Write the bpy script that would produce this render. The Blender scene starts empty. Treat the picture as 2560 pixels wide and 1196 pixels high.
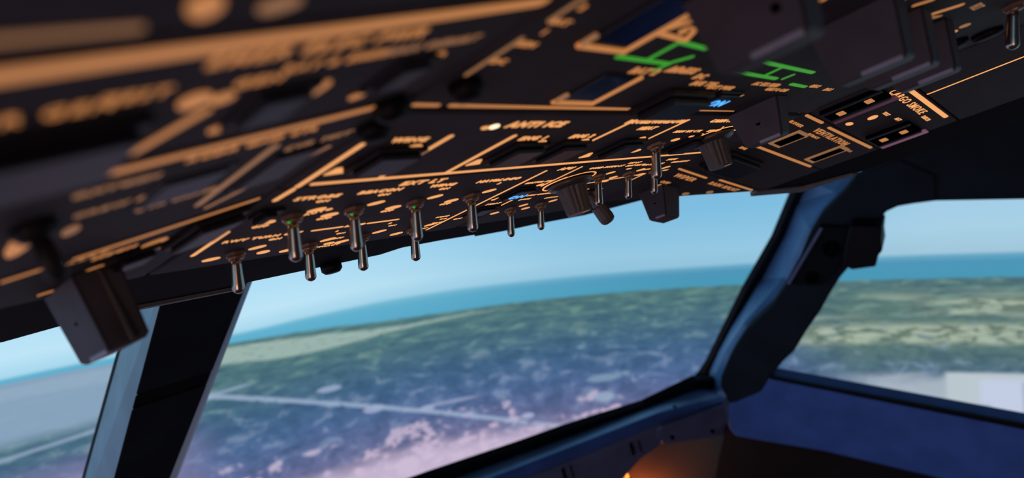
import bpy, bmesh, math, random
from mathutils import Vector, Matrix
random.seed(5)
D = bpy.data; COL = bpy.context.scene.collection; SC = bpy.context.scene
pi = math.pi

# ------------------------------------------------------------------ frame of reference
# world: X to starboard, Y forward, Z up (metres).  The phone lens sits at O.
O = Vector((-0.276, 0.0, 1.35))
WX = Vector((0.6466926, 0.1213517, 0.7530355))      # world axes seen from the camera (right, up, forward)
WY = Vector((-0.7554574, -0.0342970, 0.6542995))
WZ = Vector((-0.1052272, 0.9920168, -0.0694964))
FPX = 1856.0
def ray(px, py):
    r = Vector(((px - 1280) / FPX, (598 - py) / FPX, 1.0))
    return Vector((WX.dot(r), WY.dot(r), WZ.dot(r)))
def on_plane(px, py, P, n):
    """point of a real plane (through P, normal n) measured in the photograph"""
    r = ray(px, py)
    return O + r * ((P - O).dot(n) / r.dot(n))

# ------------------------------------------------------------------ camera
cam = D.objects.new('camera', D.cameras.new('camera')); COL.objects.link(cam)
m = Matrix.Identity(4)
for i, a in enumerate(((WX[0], WY[0], WZ[0]), (WX[1], WY[1], WZ[1]), (-WX[2], -WY[2], -WZ[2]))):
    for j in range(3): m[j][i] = a[j]
m.translation = O
cam.matrix_world = m
cam.data.sensor_width = 36; cam.data.lens = FPX / 2560 * 36
cam.data.clip_start = 0.005; cam.data.clip_end = 50
cam.data.dof.use_dof = True
cam.data.dof.focus_distance = 0.385
cam.data.dof.aperture_fstop = 8.4
SC.camera = cam

# ------------------------------------------------------------------ world, lights, exposure
w = D.worlds.new('dim hall'); SC.world = w; w.use_nodes = True
w.node_tree.nodes['Background'].inputs[0].default_value = (0.5, 0.5, 0.72, 1)
w.node_tree.nodes['Background'].inputs[1].default_value = 0.03
def area(name, loc, target, size, energy, color):
    l = D.lights.new(name, 'AREA'); l.size = size; l.energy = energy; l.color = color
    o = D.objects.new(name, l); COL.objects.link(o); o.location = loc
    o.rotation_euler = (Vector(target) - Vector(loc)).to_track_quat('-Z', 'Y').to_euler()
    return o
area('warm_fill_light', (-1.15, -0.55, 0.95), (0.0, 0.15, 1.4), 0.35, 2.1, (1.0, 0.50, 0.28))  # unseen warm fill, added low at the left to brown levers and guards
SC.view_settings.view_transform = 'Standard'; SC.view_settings.look = 'None'
SC.view_settings.exposure = 0; SC.view_settings.gamma = 1; SC.view_settings.use_curve_mapping = False

# ------------------------------------------------------------------ materials
def lin(r, g, b):
    f = lambda c: (c / 255 / 12.92) if c / 255 <= 0.04045 else ((c / 255 + 0.055) / 1.055) ** 2.4
    return (f(r), f(g), f(b), 1)
def mat(name, col, rough=0.5, metal=0.0, bump=0.0, bscale=300, emit=None, est=1.0, vary=0.12, spec=0.5):
    M = D.materials.new(name); M.use_nodes = True; nt = M.node_tree; b = nt.nodes['Principled BSDF']
    b.inputs['Roughness'].default_value = rough; b.inputs['Metallic'].default_value = metal
    b.inputs['Specular IOR Level'].default_value = spec
    n = nt.nodes.new('ShaderNodeTexNoise'); n.inputs['Scale'].default_value = bscale * 0.2; n.inputs['Detail'].default_value = 3
    tc = nt.nodes.new('ShaderNodeTexCoord'); nt.links.new(tc.outputs['Object'], n.inputs['Vector'])
    r = nt.nodes.new('ShaderNodeValToRGB')
    c = Vector(col[:3])
    r.color_ramp.elements[0].color = (*(c * (1 - vary)), 1); r.color_ramp.elements[1].color = (*(c * (1 + vary)), 1)
    r.color_ramp.elements[0].position = .35; r.color_ramp.elements[1].position = .65
    nt.links.new(n.outputs['Fac'], r.inputs[0]); nt.links.new(r.outputs[0], b.inputs['Base Color'])
    if bump:
        n2 = nt.nodes.new('ShaderNodeTexNoise'); n2.inputs['Scale'].default_value = bscale * 4
        nt.links.new(tc.outputs['Object'], n2.inputs['Vector'])
        bp = nt.nodes.new('ShaderNodeBump'); bp.inputs['Strength'].default_value = bump; bp.inputs['Distance'].default_value = 0.0003
        nt.links.new(n2.outputs['Fac'], bp.inputs['Height']); nt.links.new(bp.outputs[0], b.inputs['Normal'])
    if emit:
        b.inputs['Emission Color'].default_value = emit; b.inputs['Emission Strength'].default_value = est
    return M
M = {}
M['plate'] = mat('grey panel paint', (.046, .042, .050), .7, bump=.35, spec=.16)
M['frame'] = mat('black anodised edge', (.012, .012, .014), .5, spec=.2)
M['amber'] = mat('amber backlit legend', (.5, .3, .15), .5, emit=lin(240, 163, 95), est=1.0)
M['amber_dim'] = mat('amber backlit legend with dimmer glow', (.5, .3, .15), .5, emit=lin(178, 114, 60), est=1.0)  # lower glow where legends look dimmer, the near left ones by viewing angle
M['amber_low'] = mat('amber backlit legend with dimmest glow', (.4, .25, .14), .5, emit=lin(128, 88, 56), est=1.0)  # lowest glow, again standing in for how dim the legends look
M['green'] = mat('green flow line', (.05, .3, .05), .5, emit=lin(52, 140, 36), est=1.0)
M['blue_lit'] = mat('blue backlit legend', (.1, .3, .8), .5, emit=lin(85, 175, 255), est=1.2)
M['red_lit'] = mat('maroon lens strip', (.16, .035, .06), .4, emit=lin(70, 25, 42), est=.6)
M['pink_strip'] = mat('pink lens strip', (.34, .14, .2), .4, emit=lin(110, 62, 82), est=.7)
M['white_lit'] = mat('warm annunciator lamp', (.8, .7, .5), .5, emit=lin(255, 225, 180), est=1.6)
M['green_dot'] = mat('tiny green lamp', (.05, .4, .1), .4, emit=lin(40, 170, 60), est=.8)
M['button'] = mat('dark glossy button cap', (.010, .010, .017), .45, spec=.25)
M['display'] = mat('dark display glass', (.006, .006, .01), .12, spec=.6)
M['chrome'] = mat('polished lever metal', (.50, .43, .38), .24, metal=1, vary=.05)
M['knob'] = mat('grey fluted knob plastic', (.085, .075, .075), .42, bump=.3)
M['knob_skirt'] = mat('dark knob skirt', (.05, .045, .045), .35)
M['guard'] = mat('smoke grey guard plastic', (.070, .062, .078), .5, bump=.25, spec=.18)
M['guard_glint'] = mat('painted glint of guard bevel', (.30, .30, .40), .35)  # light caught by the guard bevel, put into a pale colour
M['nut'] = mat('bronze coloured nut', (.34, .22, .16), .4, metal=.6)
M['hole'] = mat('black hole', (.003, .003, .003), .9, spec=0.0)
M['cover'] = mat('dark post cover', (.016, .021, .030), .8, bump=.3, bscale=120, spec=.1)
M['trim'] = mat('blue grey trim with screen light in colour', (.13, .27, .52), .45, bump=.2, bscale=120)  # blue grey trim, brightened with the screen light on the pillar stripe
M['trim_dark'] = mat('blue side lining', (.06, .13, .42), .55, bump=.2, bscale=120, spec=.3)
M['plate_grey'] = mat('grey blue retaining strip', (.13, .15, .28), .5, bump=.2, bscale=120)
M['post_lit'] = mat('post reveal with screen light in colour', (.28, .42, .54), .5, bump=.2, bscale=120, spec=.3)  # pale tone holds the screen light that falls on the post reveals
M['sill_lit'] = mat('blue sill with screen light in colour', (.36, .54, .86), .45, bump=.2, bscale=120)  # trim colour lightened, so screen light on the ledge is painted in
M['gasket'] = mat('black window gasket', (.004, .004, .006), .6, spec=.2)
M['ceil'] = mat('charcoal ceiling lining', (.009, .010, .014), .9, bump=.3, bscale=120, spec=.06)
M['lip'] = mat('grey lining lip', (.13, .12, .12), .6)
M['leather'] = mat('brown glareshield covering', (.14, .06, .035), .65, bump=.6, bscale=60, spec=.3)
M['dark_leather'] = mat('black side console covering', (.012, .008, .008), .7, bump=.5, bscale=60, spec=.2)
M['lamp'] = mat('amber map lamp lens', (.9, .6, .2), .5, emit=lin(255, 140, 40), est=1.0)

# ------------------------------------------------------------------ helpers
def link(name, me, mt=None, parent=None):
    o = D.objects.new(name, me); COL.objects.link(o)
    if mt is not None: me.materials.append(mt)
    if parent: o.parent = parent
    return o
def mesh(name, vs, fs, smooth=False):
    me = D.meshes.new(name); me.from_pydata([tuple(v) for v in vs], [], fs); me.validate(); 
    b = bmesh.new(); b.from_mesh(me); bmesh.ops.recalc_face_normals(b, faces=b.faces); b.to_mesh(me); b.free()
    if smooth:
        for p in me.polygons: p.use_smooth = True
    return me
def tag(o, label, cat, group=None):
    o['label'] = label; o['category'] = cat
    if group: o['group'] = group
    return o
def struct(o): o['kind'] = 'structure'; return o
def bevel(o, wd, seg=2):
    md = o.modifiers.new('bevel', 'BEVEL'); md.width = wd; md.segments = seg; md.limit_method = 'ANGLE'; md.angle_limit = math.radians(35)
    return o
def slab_pts(pts, d):
    """closed solid: polygon pts (front face) pushed along vector d"""
    n = len(pts); vs = list(pts) + [p + d for p in pts]
    fs = [tuple(range(n)), tuple(range(2 * n - 1, n - 1, -1))] + [(i, (i + 1) % n, n + (i + 1) % n, n + i) for i in range(n)]
    return vs, fs
def curve_pts(pts, close=True, it=2, keep=0.0):
    """Chaikin rounding of a polygon"""
    for _ in range(it):
        q = []
        for i in range(len(pts)):
            a, b = Vector(pts[i]), Vector(pts[(i + 1) % len(pts)])
            q += [a * .8 + b * .2, a * .2 + b * .8]
        pts = q
    return pts
def at_base(o, base):
    """move a mesh object's origin to base"""
    o.data.transform(Matrix.Translation(-base)); o.location = base; return o

# ---- overhead frame of three facets.  unit: one "k" = 60 mm, the height of the panel plane above the lens
K = 0.06
ALPHA = math.radians(15)
vL = Vector((1, 0, 0)); vF = Vector((0, math.cos(ALPHA), -math.sin(ALPHA))); vU = Vector((0, math.sin(ALPHA), math.cos(ALPHA)))
UL, UR = 2.13, 7.15
TL, TR = -0.2009, 0.2246
FAC = {}
for k, (u0, t) in {'C': (0, 0), 'L': (UL, TL), 'R': (UR, TR)}.items():
    a = vL * math.cos(t) - vU * math.sin(t); dn = -(vU * math.cos(t) + vL * math.sin(t))
    P0 = O + (vL * u0 + vU) * K
    FAC[k] = (u0, a, dn, P0)
def FM(fc, u=0, v=0, w=0, yaw=0):
    """matrix: local X = right on the facet, Y = aft, Z = out of the facet toward the cabin (metres)"""
    u0, a, dn, P0 = FAC[fc]
    p = P0 + (a * (u - u0) + vF * v + dn * w) * K
    mm = Matrix.Identity(4)
    for i, ax in enumerate((a, -vF, dn)):
        for j in range(3): mm[j][i] = ax[j]
    mm.translation = p
    return mm @ Matrix.Rotation(yaw, 4, 'Z')
def thing(name, label, cat, fc, u, v, group=None, w=0, yaw=0):
    o = D.objects.new(name, None); COL.objects.link(o); o.matrix_world = FM(fc, u, v, w, yaw)
    o.empty_display_size = .01
    return tag(o, label, cat, group)
def box(x0, x1, y0, y1, z0, z1):
    vs = [(x, y, z) for z in (z0, z1) for y in (y0, y1) for x in (x0, x1)]
    vs = [Vector(v) * K for v in vs]
    return vs, [(0, 1, 3, 2), (4, 6, 7, 5), (0, 4, 5, 1), (2, 3, 7, 6), (0, 2, 6, 4), (1, 5, 7, 3)]
def add_box(name, parent, mt, dims, bv=0.0, seg=2):
    vs, fs = box(*dims); o = link(name, mesh(name, vs, fs), mt, parent)
    if bv: bevel(o, bv * K, seg)
    return o
def lathe_me(name, prof, seg=24, smooth=True, flute=None):
    """prof: (r, z) in k units; closed at both ends"""
    vs, fs = [], []
    for r, z in prof:
        for i in range(seg):
            rr = r
            if flute and flute[1] < z < flute[2] and (i % 2): rr = r * (1 - flute[0])
            a = 2 * pi * i / seg; vs.append(Vector((rr * math.cos(a), rr * math.sin(a), z)) * K)
    for k in range(len(prof) - 1):
        for i in range(seg):
            j = (i + 1) % seg; fs.append((k * seg + i, k * seg + j, (k + 1) * seg + j, (k + 1) * seg + i))
    fs.append(tuple(range(seg))[::-1]); fs.append(tuple((len(prof) - 1) * seg + i for i in range(seg)))
    return mesh(name, vs, fs, smooth)
def disc_me(name, pts, z0, z1):
    vs, fs = slab_pts([Vector((x, y, z0)) * K for x, y in pts], Vector((0, 0, (z1 - z0) * K)))
    return mesh(name, vs, fs)

# ------------------------------------------------------------------ projection screen with the simulated view
def build_screen():
    cen = O + Vector((.22, -.33, -.30)); R = 2.2
    vs, fs = [], []
    A0, A1, NA = -118, 118, 118; Z0, Z1, NZ = -1.1, .85, 12
    for s in (R, R + .03):
        for i in range(NA + 1):
            a = math.radians(A0 + (A1 - A0) * i / NA)
            for j in range(NZ + 1):
                vs.append(Vector((s * math.sin(a), s * math.cos(a), Z0 + (Z1 - Z0) * j / NZ)))
    n = (NA + 1) * (NZ + 1); W_ = NZ + 1
    for i in range(NA):
        for j in range(NZ):
            a = i * W_ + j; fs.append((a, a + 1, a + W_ + 1, a + W_)); fs.append((n + a, n + a + W_, n + a + W_ + 1, n + a + 1))
    for i in range(NA):
        for j in (0, NZ):
            a = i * W_ + j; fs.append((a, a + W_, n + a + W_, n + a))
    for i in (0, NA):
        for j in range(NZ):
            a = i * W_ + j; fs.append((a, a + 1, n + a + 1, n + a))
    M_ = D.materials.new('projected view of coast and scrubland'); M_.use_nodes = True; nt = M_.node_tree; nt.nodes.clear()
    N = nt.nodes.new; Lk = nt.links.new
    def setin(sock, v):
        if isinstance(v, (int, float)): sock.default_value = v
        elif isinstance(v, tuple): sock.default_value = v
        else: Lk(v, sock)
    def mth(op, a, b=0.0, c=0.0, clamp=False):
        x = N('ShaderNodeMath'); x.operation = op; x.use_clamp = clamp
        setin(x.inputs[0], a); setin(x.inputs[1], b); setin(x.inputs[2], c); return x.outputs[0]
    def sm(v, lo, hi):
        x = N('ShaderNodeMapRange'); x.interpolation_type = 'SMOOTHSTEP'; setin(x.inputs[0], v)
        setin(x.inputs[1], lo); setin(x.inputs[2], hi); x.inputs[3].default_value = 0; x.inputs[4].default_value = 1
        return x.outputs[0]
    def mixc(f, a, b):
        x = N('ShaderNodeMix'); x.data_type = 'RGBA'; setin(x.inputs[0], f); setin(x.inputs[6], a); setin(x.inputs[7], b); return x.outputs[2]
    def ramp(v, stops):
        x = N('ShaderNodeValToRGB'); e = x.color_ramp.elements
        for i, (p, c) in enumerate(stops):
            el = e[i] if i < 2 else e.new(p)
            el.position = p; el.color = lin(*c)
        Lk(v, x.inputs[0]); return x.outputs[0]
    def fcurve(v, pts, lo, hi):   # piecewise function of azimuth
        x = N('ShaderNodeFloatCurve'); cm = x.mapping; c = cm.curves[0]
        f = lambda p: (p[0] / 90.0, (p[1] - lo) / (hi - lo))
        c.points[0].location = f(pts[0]); c.points[1].location = f(pts[-1])
        for p in pts[1:-1]: c.points.new(*f(p))
        cm.update(); setin(x.inputs[1], mth('DIVIDE', v, 90.0, clamp=True))
        return mth('MULTIPLY_ADD', x.outputs[0], hi - lo, lo)
    def noise(vec, scale, det=3, rough=.5, dist=0.0):
        x = N('ShaderNodeTexNoise'); x.inputs['Scale'].default_value = scale; x.inputs['Detail'].default_value = det
        x.inputs['Roughness'].default_value = rough; x.inputs['Distortion'].default_value = dist; Lk(vec, x.inputs['Vector']); return x.outputs['Fac']
    def comb(x_, y_, z_=0.0):
        x = N('ShaderNodeCombineXYZ'); setin(x.inputs[0], x_); setin(x.inputs[1], y_); setin(x.inputs[2], z_); return x.outputs[0]
    tc = N('ShaderNodeTexCoord'); sp = N('ShaderNodeSeparateXYZ'); Lk(tc.outputs['Object'], sp.inputs[0])
    az = mth('MULTIPLY', mth('ARCTAN2', sp.outputs[0], sp.outputs[1]), 180 / pi)
    E = mth('DIVIDE', sp.outputs[2], R)
    hz = fcurve(az, [(0, .003), (8, .004), (18, .003), (24, .0085), (31, .0135), (40, .0125), (57, .0035), (65, 0.0), (75, -.005), (90, -.008)], -.05, .05)
    Dn = mth('SUBTRACT', hz, E)                      # angle below the horizon
    coast = fcurve(az, [(0, .004), (8, .0055), (18, .0095), (24, .017), (31, .0265), (40, .0265), (57, .0275), (65, .030), (75, .030), (90, .03)], 0, .1)
    Dp = mth('MAXIMUM', Dn, .004)
    lg = mth('LOGARITHM', Dp, math.e)
    ar = mth('MULTIPLY', az, pi / 180)
    # sky
    Ep = mth('MULTIPLY', Dn, -1.0)
    skyL = ramp(mth('MULTIPLY', Ep, 6.0, clamp=True), [(0, (166, 214, 236)), (.12, (190, 229, 247)), (.45, (165, 217, 245)), (1, (120, 188, 228))])
    skyR = ramp(mth('MULTIPLY', Ep, 6.0, clamp=True), [(0, (146, 194, 220)), (.12, (150, 200, 226)), (.45, (128, 190, 225)), (1, (120, 178, 215))])
    skyR2 = ramp(mth('MULTIPLY', Ep, 6.0, clamp=True), [(0, (160, 198, 218)), (.2, (168, 208, 230)), (.45, (160, 205, 230)), (1, (130, 180, 215))])
    sky = mixc(sm(az, 20.0, 48.0), skyL, skyR); sky = mixc(sm(az, 58.0, 70.0), sky, skyR2)
    # sea
    seaL = ramp(mth('DIVIDE', Dn, coast, clamp=True), [(0, (125, 190, 214)), (.3, (100, 178, 208)), (1, (92, 172, 204))])
    seaR = ramp(mth('DIVIDE', Dn, coast, clamp=True), [(0, (112, 172, 200)), (.3, (78, 150, 184)), (1, (72, 152, 182))])
    sea = mixc(sm(az, 22.0, 55.0), seaL, seaR)
    # land
    landL = ramp(mth('MULTIPLY', Dn, 4.0, clamp=True), [(0, (84, 122, 120)), (.13, (82, 122, 124)), (.26, (76, 114, 128)), (.42, (68, 102, 138)), (.55, (78, 106, 150)), (.68, (98, 108, 152)), (.82, (124, 118, 156)), (1, (160, 140, 178))])
    landR = ramp(mth('MULTIPLY', Dn, 4.0, clamp=True), [(0, (80, 114, 118)), (.14, (84, 119, 122)), (.26, (92, 122, 116)), (.46, (92, 122, 116)), (.58, (82, 112, 126)), (.68, (104, 126, 156)), (.8, (150, 168, 186)), (1, (160, 176, 200))])
    land = mixc(sm(az, 56.0, 64.0), landL, landR)
    nv = comb(mth('MULTIPLY', ar, 30.0), mth('MULTIPLY', lg, 7.5))
    nv2 = comb(mth('MULTIPLY', ar, 11.0), mth('MULTIPLY', lg, 7.0), 3.0)
    n1 = noise(nv, 1.0, 4, .6, .6); n2 = noise(nv2, 1.0, 3, .5, .8)
    n3 = noise(comb(mth('MULTIPLY', ar, 70.0), mth('MULTIPLY', lg, 17.0), 7.0), 1.0, 2, .5, .3)
    land = mixc(mth('MULTIPLY', sm(n1, .50, .38), .38), land, lin(46, 74, 104))
    land = mixc(mth('MULTIPLY', sm(n3, .48, .32), .30), land, lin(44, 72, 100))
    gl = mixc(sm(Dn, .05, .13), lin(122, 156, 144), lin(132, 152, 184))
    land = mixc(mth('MULTIPLY', sm(n1, .52, .66), .62), land, gl)
    # light clearings, more of them towards the foreground, pinkish
    fore = sm(Dn, .11, .20)
    fore = mth('MULTIPLY', fore, mth('SUBTRACT', 1.0, sm(az, 50.0, 58.0)))
    thr = mth('MULTIPLY_ADD', fore, -.13, .63)
    pat = sm(mth('ADD', mth('MULTIPLY', n2, .45), mth('ADD', mth('MULTIPLY', n1, .35), mth('MULTIPLY', n3, .2))), thr, mth('ADD', thr, .05))
    patc = mixc(sm(Dn, .1, .19), lin(140, 162, 190), lin(200, 180, 206))
    land = mixc(mth('MULTIPLY', pat, .85), land, patc)
    # pale fields seen through the side window: long bands
    nb = noise(comb(mth('MULTIPLY', ar, 5.0), mth('MULTIPLY', Dn, 42.0), 1.0), 1.0, 3, .55, .5)
    bandm = mth('MULTIPLY', sm(nb, .50, .62), mth('MULTIPLY', sm(az, 57.0, 60.0), mth('MULTIPLY', sm(Dn, .042, .055), sm(Dn, .125, .11))))
    b1 = mth('MULTIPLY', sm(mth('ABSOLUTE', mth('SUBTRACT', Dn, mth('MULTIPLY_ADD', n1, .02, .090))), .017, .007), sm(az, 58.0, 61.0))
    b2 = mth('MULTIPLY', sm(mth('ABSOLUTE', mth('SUBTRACT', Dn, mth('MULTIPLY_ADD', n1, .02, .055))), .012, .005), sm(az, 66.5, 71.0))
    land = mixc(mth('MULTIPLY', mth('MAXIMUM', mth('MULTIPLY', bandm, .5), mth('MULTIPLY', mth('MAXIMUM', b1, b2), sm(n2, .36, .50))), .85), land, lin(174, 188, 168))
    land = mixc(mth('MULTIPLY', mth('MULTIPLY', sm(n1, .52, .42), mth('MAXIMUM', b1, b2)), .75), land, lin(72, 98, 88))
    # bright ground and a pale building low in the side window
    br = mth('MULTIPLY', sm(mth('ADD', Dn, mth('MULTIPLY', n2, .04)), .165, .185), sm(az, 61.0, 66.0))
    land = mixc(mth('MULTIPLY', br, .8), land, lin(176, 188, 200))
    def boxm(a0, a1, d0, d1, s=.25, t=.003):
        return mth('MULTIPLY', mth('MULTIPLY', sm(az, a0 - s, a0 + s), sm(az, a1 + s, a1 - s)), mth('MULTIPLY', sm(Dn, d0 - t, d0 + t), sm(Dn, d1 + t, d1 - t)))
    land = mixc(boxm(69.2, 75.9, .150, .215), land, lin(186, 198, 205))
    land = mixc(boxm(71.3, 76.2, .158, .226), land, lin(194, 204, 226))
    land = mixc(boxm(73.9, 74.2, .16, .21), land, lin(150, 165, 190))
    land = mixc(mth('MULTIPLY', boxm(71.2, 71.9, .194, .215, .2, .008), 1.0), land, lin(62, 92, 110))
    # pale dry strip behind the shore, wedge narrowing to starboard
    st0 = fcurve(az, [(0, .008), (8, .010), (18, .0135), (24, .0235), (30, .0335), (38, .032), (40, .034), (90, .034)], 0, .1)
    st1 = fcurve(az, [(0, .02), (8, .024), (18, .0335), (24, .044), (30, .040), (37, .0335), (40, .030), (90, .03)], 0, .1)
    nw = mth('MULTIPLY', mth('SUBTRACT', n1, .5), .006)
    dd = mth('ADD', Dn, nw)
    strip = mth('MULTIPLY', sm(mth('SUBTRACT', dd, st0), -.001, .002), sm(mth('SUBTRACT', st1, dd), -.001, .003))
    strip = mth('MULTIPLY', strip, sm(az, 41.0, 36.0))
    land = mixc(mth('MULTIPLY', mth('MULTIPLY', strip, .85), sm(n3, .28, .40)), land, lin(162, 186, 178))
    # road with a branch, and a few clearings
    rl = mth('MULTIPLY_ADD', mth('SUBTRACT', az, 16.6), .00518, .061)
    rd = sm(mth('ABSOLUTE', mth('SUBTRACT', mth('ADD', E, mth('ADD', rl, mth('MULTIPLY', nw, .5))), 0.0)), .0042, .0018)
    rd = mth('MULTIPLY', mth('MULTIPLY', rd, sm(n3, .30, .40)), sm(az, 14.0, 16.0))
    land = mixc(mth('MULTIPLY', rd, .75), land, lin(158, 178, 206))
    r2 = mth('MULTIPLY', sm(mth('ABSOLUTE', mth('ADD', E, mth('MULTIPLY_ADD', az, -.0012, .0805))), .003, .001), sm(az, 20.0, 18.5))
    land = mixc(mth('MULTIPLY', r2, .6), land, lin(158, 178, 206))
    r3 = mth('MULTIPLY', sm(mth('ABSOLUTE', mth('ADD', E, mth('MULTIPLY_ADD', az, -.0003, .1385))), .003, .001), mth('MULTIPLY', sm(az, 30.5, 31.2), sm(az, 35.5, 34.0)))
    land = mixc(mth('MULTIPLY', r3, .55), land, lin(168, 176, 206))
    for (a0, e0, ra, re, c) in ((44.6, -.129, 1.35, .0055, (126, 152, 178)), (44.5, -.1544, .85, .007, (150, 168, 196)), (24.3, -.083, .9, .004, (150, 170, 200)),
                                (46.3, -.126, .4, .003, (120, 146, 172)), (27.2, -.119, .8, .005, (160, 172, 204)), (31, -.132, .6, .004, (160, 172, 204)), (38.5, -.165, .5, .004, (170, 180, 212)),
                                (34.0, -.150, .5, .004, (165, 170, 205))):
        q = mth('ADD', mth('POWER', mth('ABSOLUTE', mth('DIVIDE', mth('SUBTRACT', az, a0), ra)), 2.0), mth('POWER', mth('ABSOLUTE', mth('DIVIDE', mth('SUBTRACT', E, e0), re)), 2.0))
        land = mixc(mth('MULTIPLY', sm(q, 1.3, .5), .85), land, lin(*c))
    land = mixc(mth('MULTIPLY', mth('MULTIPLY', sm(az, 18.0, 13.0), sm(Dn, .08, .12)), .55), land, lin(150, 138, 180))
    land = mixc(mth('MULTIPLY', mth('MULTIPLY', sm(az, 17.0, 13.0), sm(Dn, .075, .055)), .85), land, lin(142, 168, 196))
    land = mixc(mth('MULTIPLY', sm(mth('ADD', Dn, mth('MULTIPLY', n2, .03)), .195, .225), mth('MULTIPLY', sm(az, 48.0, 40.0), .8)), land, lin(208, 190, 216))
    edge = mth('ADD', Dn, mth('MULTIPLY', mth('SUBTRACT', n3, .5), .003))
    ground = mixc(sm(mth('SUBTRACT', edge, coast), -.0008, .0012), sea, land)
    col = mixc(sm(Dn, -.0016, .0016), sky, ground)
    em = N('ShaderNodeEmission'); Lk(col, em.inputs[0]); em.inputs[1].default_value = 1.0
    out = N('ShaderNodeOutputMaterial'); Lk(em.outputs[0], out.inputs[0])
    o = link('projection_screen', mesh('projection_screen', vs, fs, True), M_); o.location = cen
    tag(o, 'wide curved projection screen outside the windows showing blue sky, sea and scrubland', 'screen')
build_screen()

# ------------------------------------------------------------------ window frames and cabin lining
cr = lambda x, y, z: O + Vector((x, y, z))
P1, P2, P3 = cr(.31, .553, -.055), cr(1.0, .352, -.047), cr(1.05, .535, -.33)
nWS = (P2 - P1).cross(P3 - P1).normalized()
if nWS.dot(P2 - O) < 0: nWS = -nWS           # pointing away from the cabin
nSD = Vector((.15, -.99, 0)).cross(P3 - P2).normalized()
if nSD.dot(P2 - O) < 0: nSD = -nSD
PP, nPP = cr(.27, .50, -.05), Vector((1, 0, 0)).cross(Vector((0, .25, -.28))).normalized()
if nPP.dot(PP - O) < 0: nPP = -nPP
def plate(name, px, P, n, th, mt, parent=None, off=0.0, rnd=0, bv=0.0):
    Q = P - n * off
    pts = [on_plane(x, y, Q, n) for x, y in px]
    if rnd: pts = curve_pts(pts, it=rnd)
    vs, fs = slab_pts(pts, n * th)
    o = link(name, mesh(name, vs, fs), mt, parent)
    if bv: bevel(o, bv)
    return o
def prism(name, rails, mt, parent=None, bv=0.0):
    """rails: list of (top, bottom) points around the section"""
    n = len(rails); vs = [r[0] for r in rails] + [r[1] for r in rails]
    fs = [tuple(range(n)), tuple(range(2 * n - 1, n - 1, -1))] + [(i, (i + 1) % n, n + (i + 1) % n, n + i) for i in range(n)]
    o = link(name, mesh(name, vs, fs), mt, parent)
    if bv: bevel(o, bv)
    return o

# centre post between the two windscreens
post = D.objects.new('center_post', None); COL.objects.link(post); post.location = cr(.27, .8, -.4)
tag(post, 'dark sloping center post between the two front windows with a left edge coloured pale as if lit', 'window post')
def keep(o):   # parent without moving
    o.parent = post; o.matrix_parent_inverse = post.matrix_world.inverted(); return o
post.matrix_world = Matrix.Translation(post.location)
def pl(x, y, off=0.0): return on_plane(x, y, PP - nPP * off, nPP)
def lerp(a, b, t): return (a[0] + (b[0] - a[0]) * t, a[1] + (b[1] - a[1]) * t)
def xy(a, b, y): t = (y - a[1]) / (b[1] - a[1]); return (a[0] + (b[0] - a[0]) * t, y)
LEN = (560, 1560)
Le = ((408, 730), (262, 1280)); Re = ((612, 722), (392, 1280))      # edges of the dark face
dl = (pl(330, 1000) - pl(300, 1000)).normalized()
fwd = nPP * .05
post_mid = pl(410, 980)
def section(name, t0l, t0r, t1l, t1r, mt, sh=0.0, rr=0.0):
    a0, b0 = pl(*xy(*Le, t0l), sh), pl(*xy(*Re, t0r), sh)
    a1, b1 = pl(*xy(*Le, t1l), sh), pl(*xy(*Re, t1r), sh)
    g = lambda p: p + (p - O).normalized() * .045 + (post_mid - p) * .08
    return keep(prism(name, [(a0, a1), (b0, b1), (g(b0), g(b1)), (g(a0), g(a1))], mt, bv=.0012))
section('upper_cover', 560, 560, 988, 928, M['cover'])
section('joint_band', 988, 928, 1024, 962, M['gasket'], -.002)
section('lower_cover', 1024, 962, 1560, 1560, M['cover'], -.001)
# reveals on either side, screen light put into their pale colour
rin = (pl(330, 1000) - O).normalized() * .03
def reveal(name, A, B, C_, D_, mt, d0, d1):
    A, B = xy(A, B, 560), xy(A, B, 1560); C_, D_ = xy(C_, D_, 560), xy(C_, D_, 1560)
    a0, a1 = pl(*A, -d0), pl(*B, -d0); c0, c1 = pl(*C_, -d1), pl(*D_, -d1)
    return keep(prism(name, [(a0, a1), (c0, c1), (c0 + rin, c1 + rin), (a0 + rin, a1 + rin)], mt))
reveal('left_reveal', (412, 730), (266, 1280), (341, 735), (189, 1280), M['post_lit'], .002, .060)
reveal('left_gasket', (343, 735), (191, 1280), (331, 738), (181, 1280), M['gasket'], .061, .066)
reveal('right_reveal', (610, 722), (390, 1280), (624, 722), (412, 1280), M['post_lit'], .002, .02)

# starboard pillar with its frame
pil = D.objects.new('window_pillar', None); COL.objects.link(pil); pil.location = P3; pil.matrix_world = Matrix.Translation(P3)
tag(pil, 'dark sloping pillar between front windscreen and side window with blue inner edge', 'window post')
def kp(o, par): o.parent = par; o.matrix_parent_inverse = par.matrix_world.inverted(); return o
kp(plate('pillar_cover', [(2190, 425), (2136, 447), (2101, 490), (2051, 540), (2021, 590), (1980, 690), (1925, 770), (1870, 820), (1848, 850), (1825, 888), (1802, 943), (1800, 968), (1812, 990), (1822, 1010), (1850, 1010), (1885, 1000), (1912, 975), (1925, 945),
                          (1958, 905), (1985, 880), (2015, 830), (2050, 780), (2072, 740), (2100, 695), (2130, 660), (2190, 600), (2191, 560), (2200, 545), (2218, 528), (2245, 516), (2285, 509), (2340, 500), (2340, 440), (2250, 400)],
         P2, nSD, .03, M['cover'], bv=.003), pil)
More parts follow.
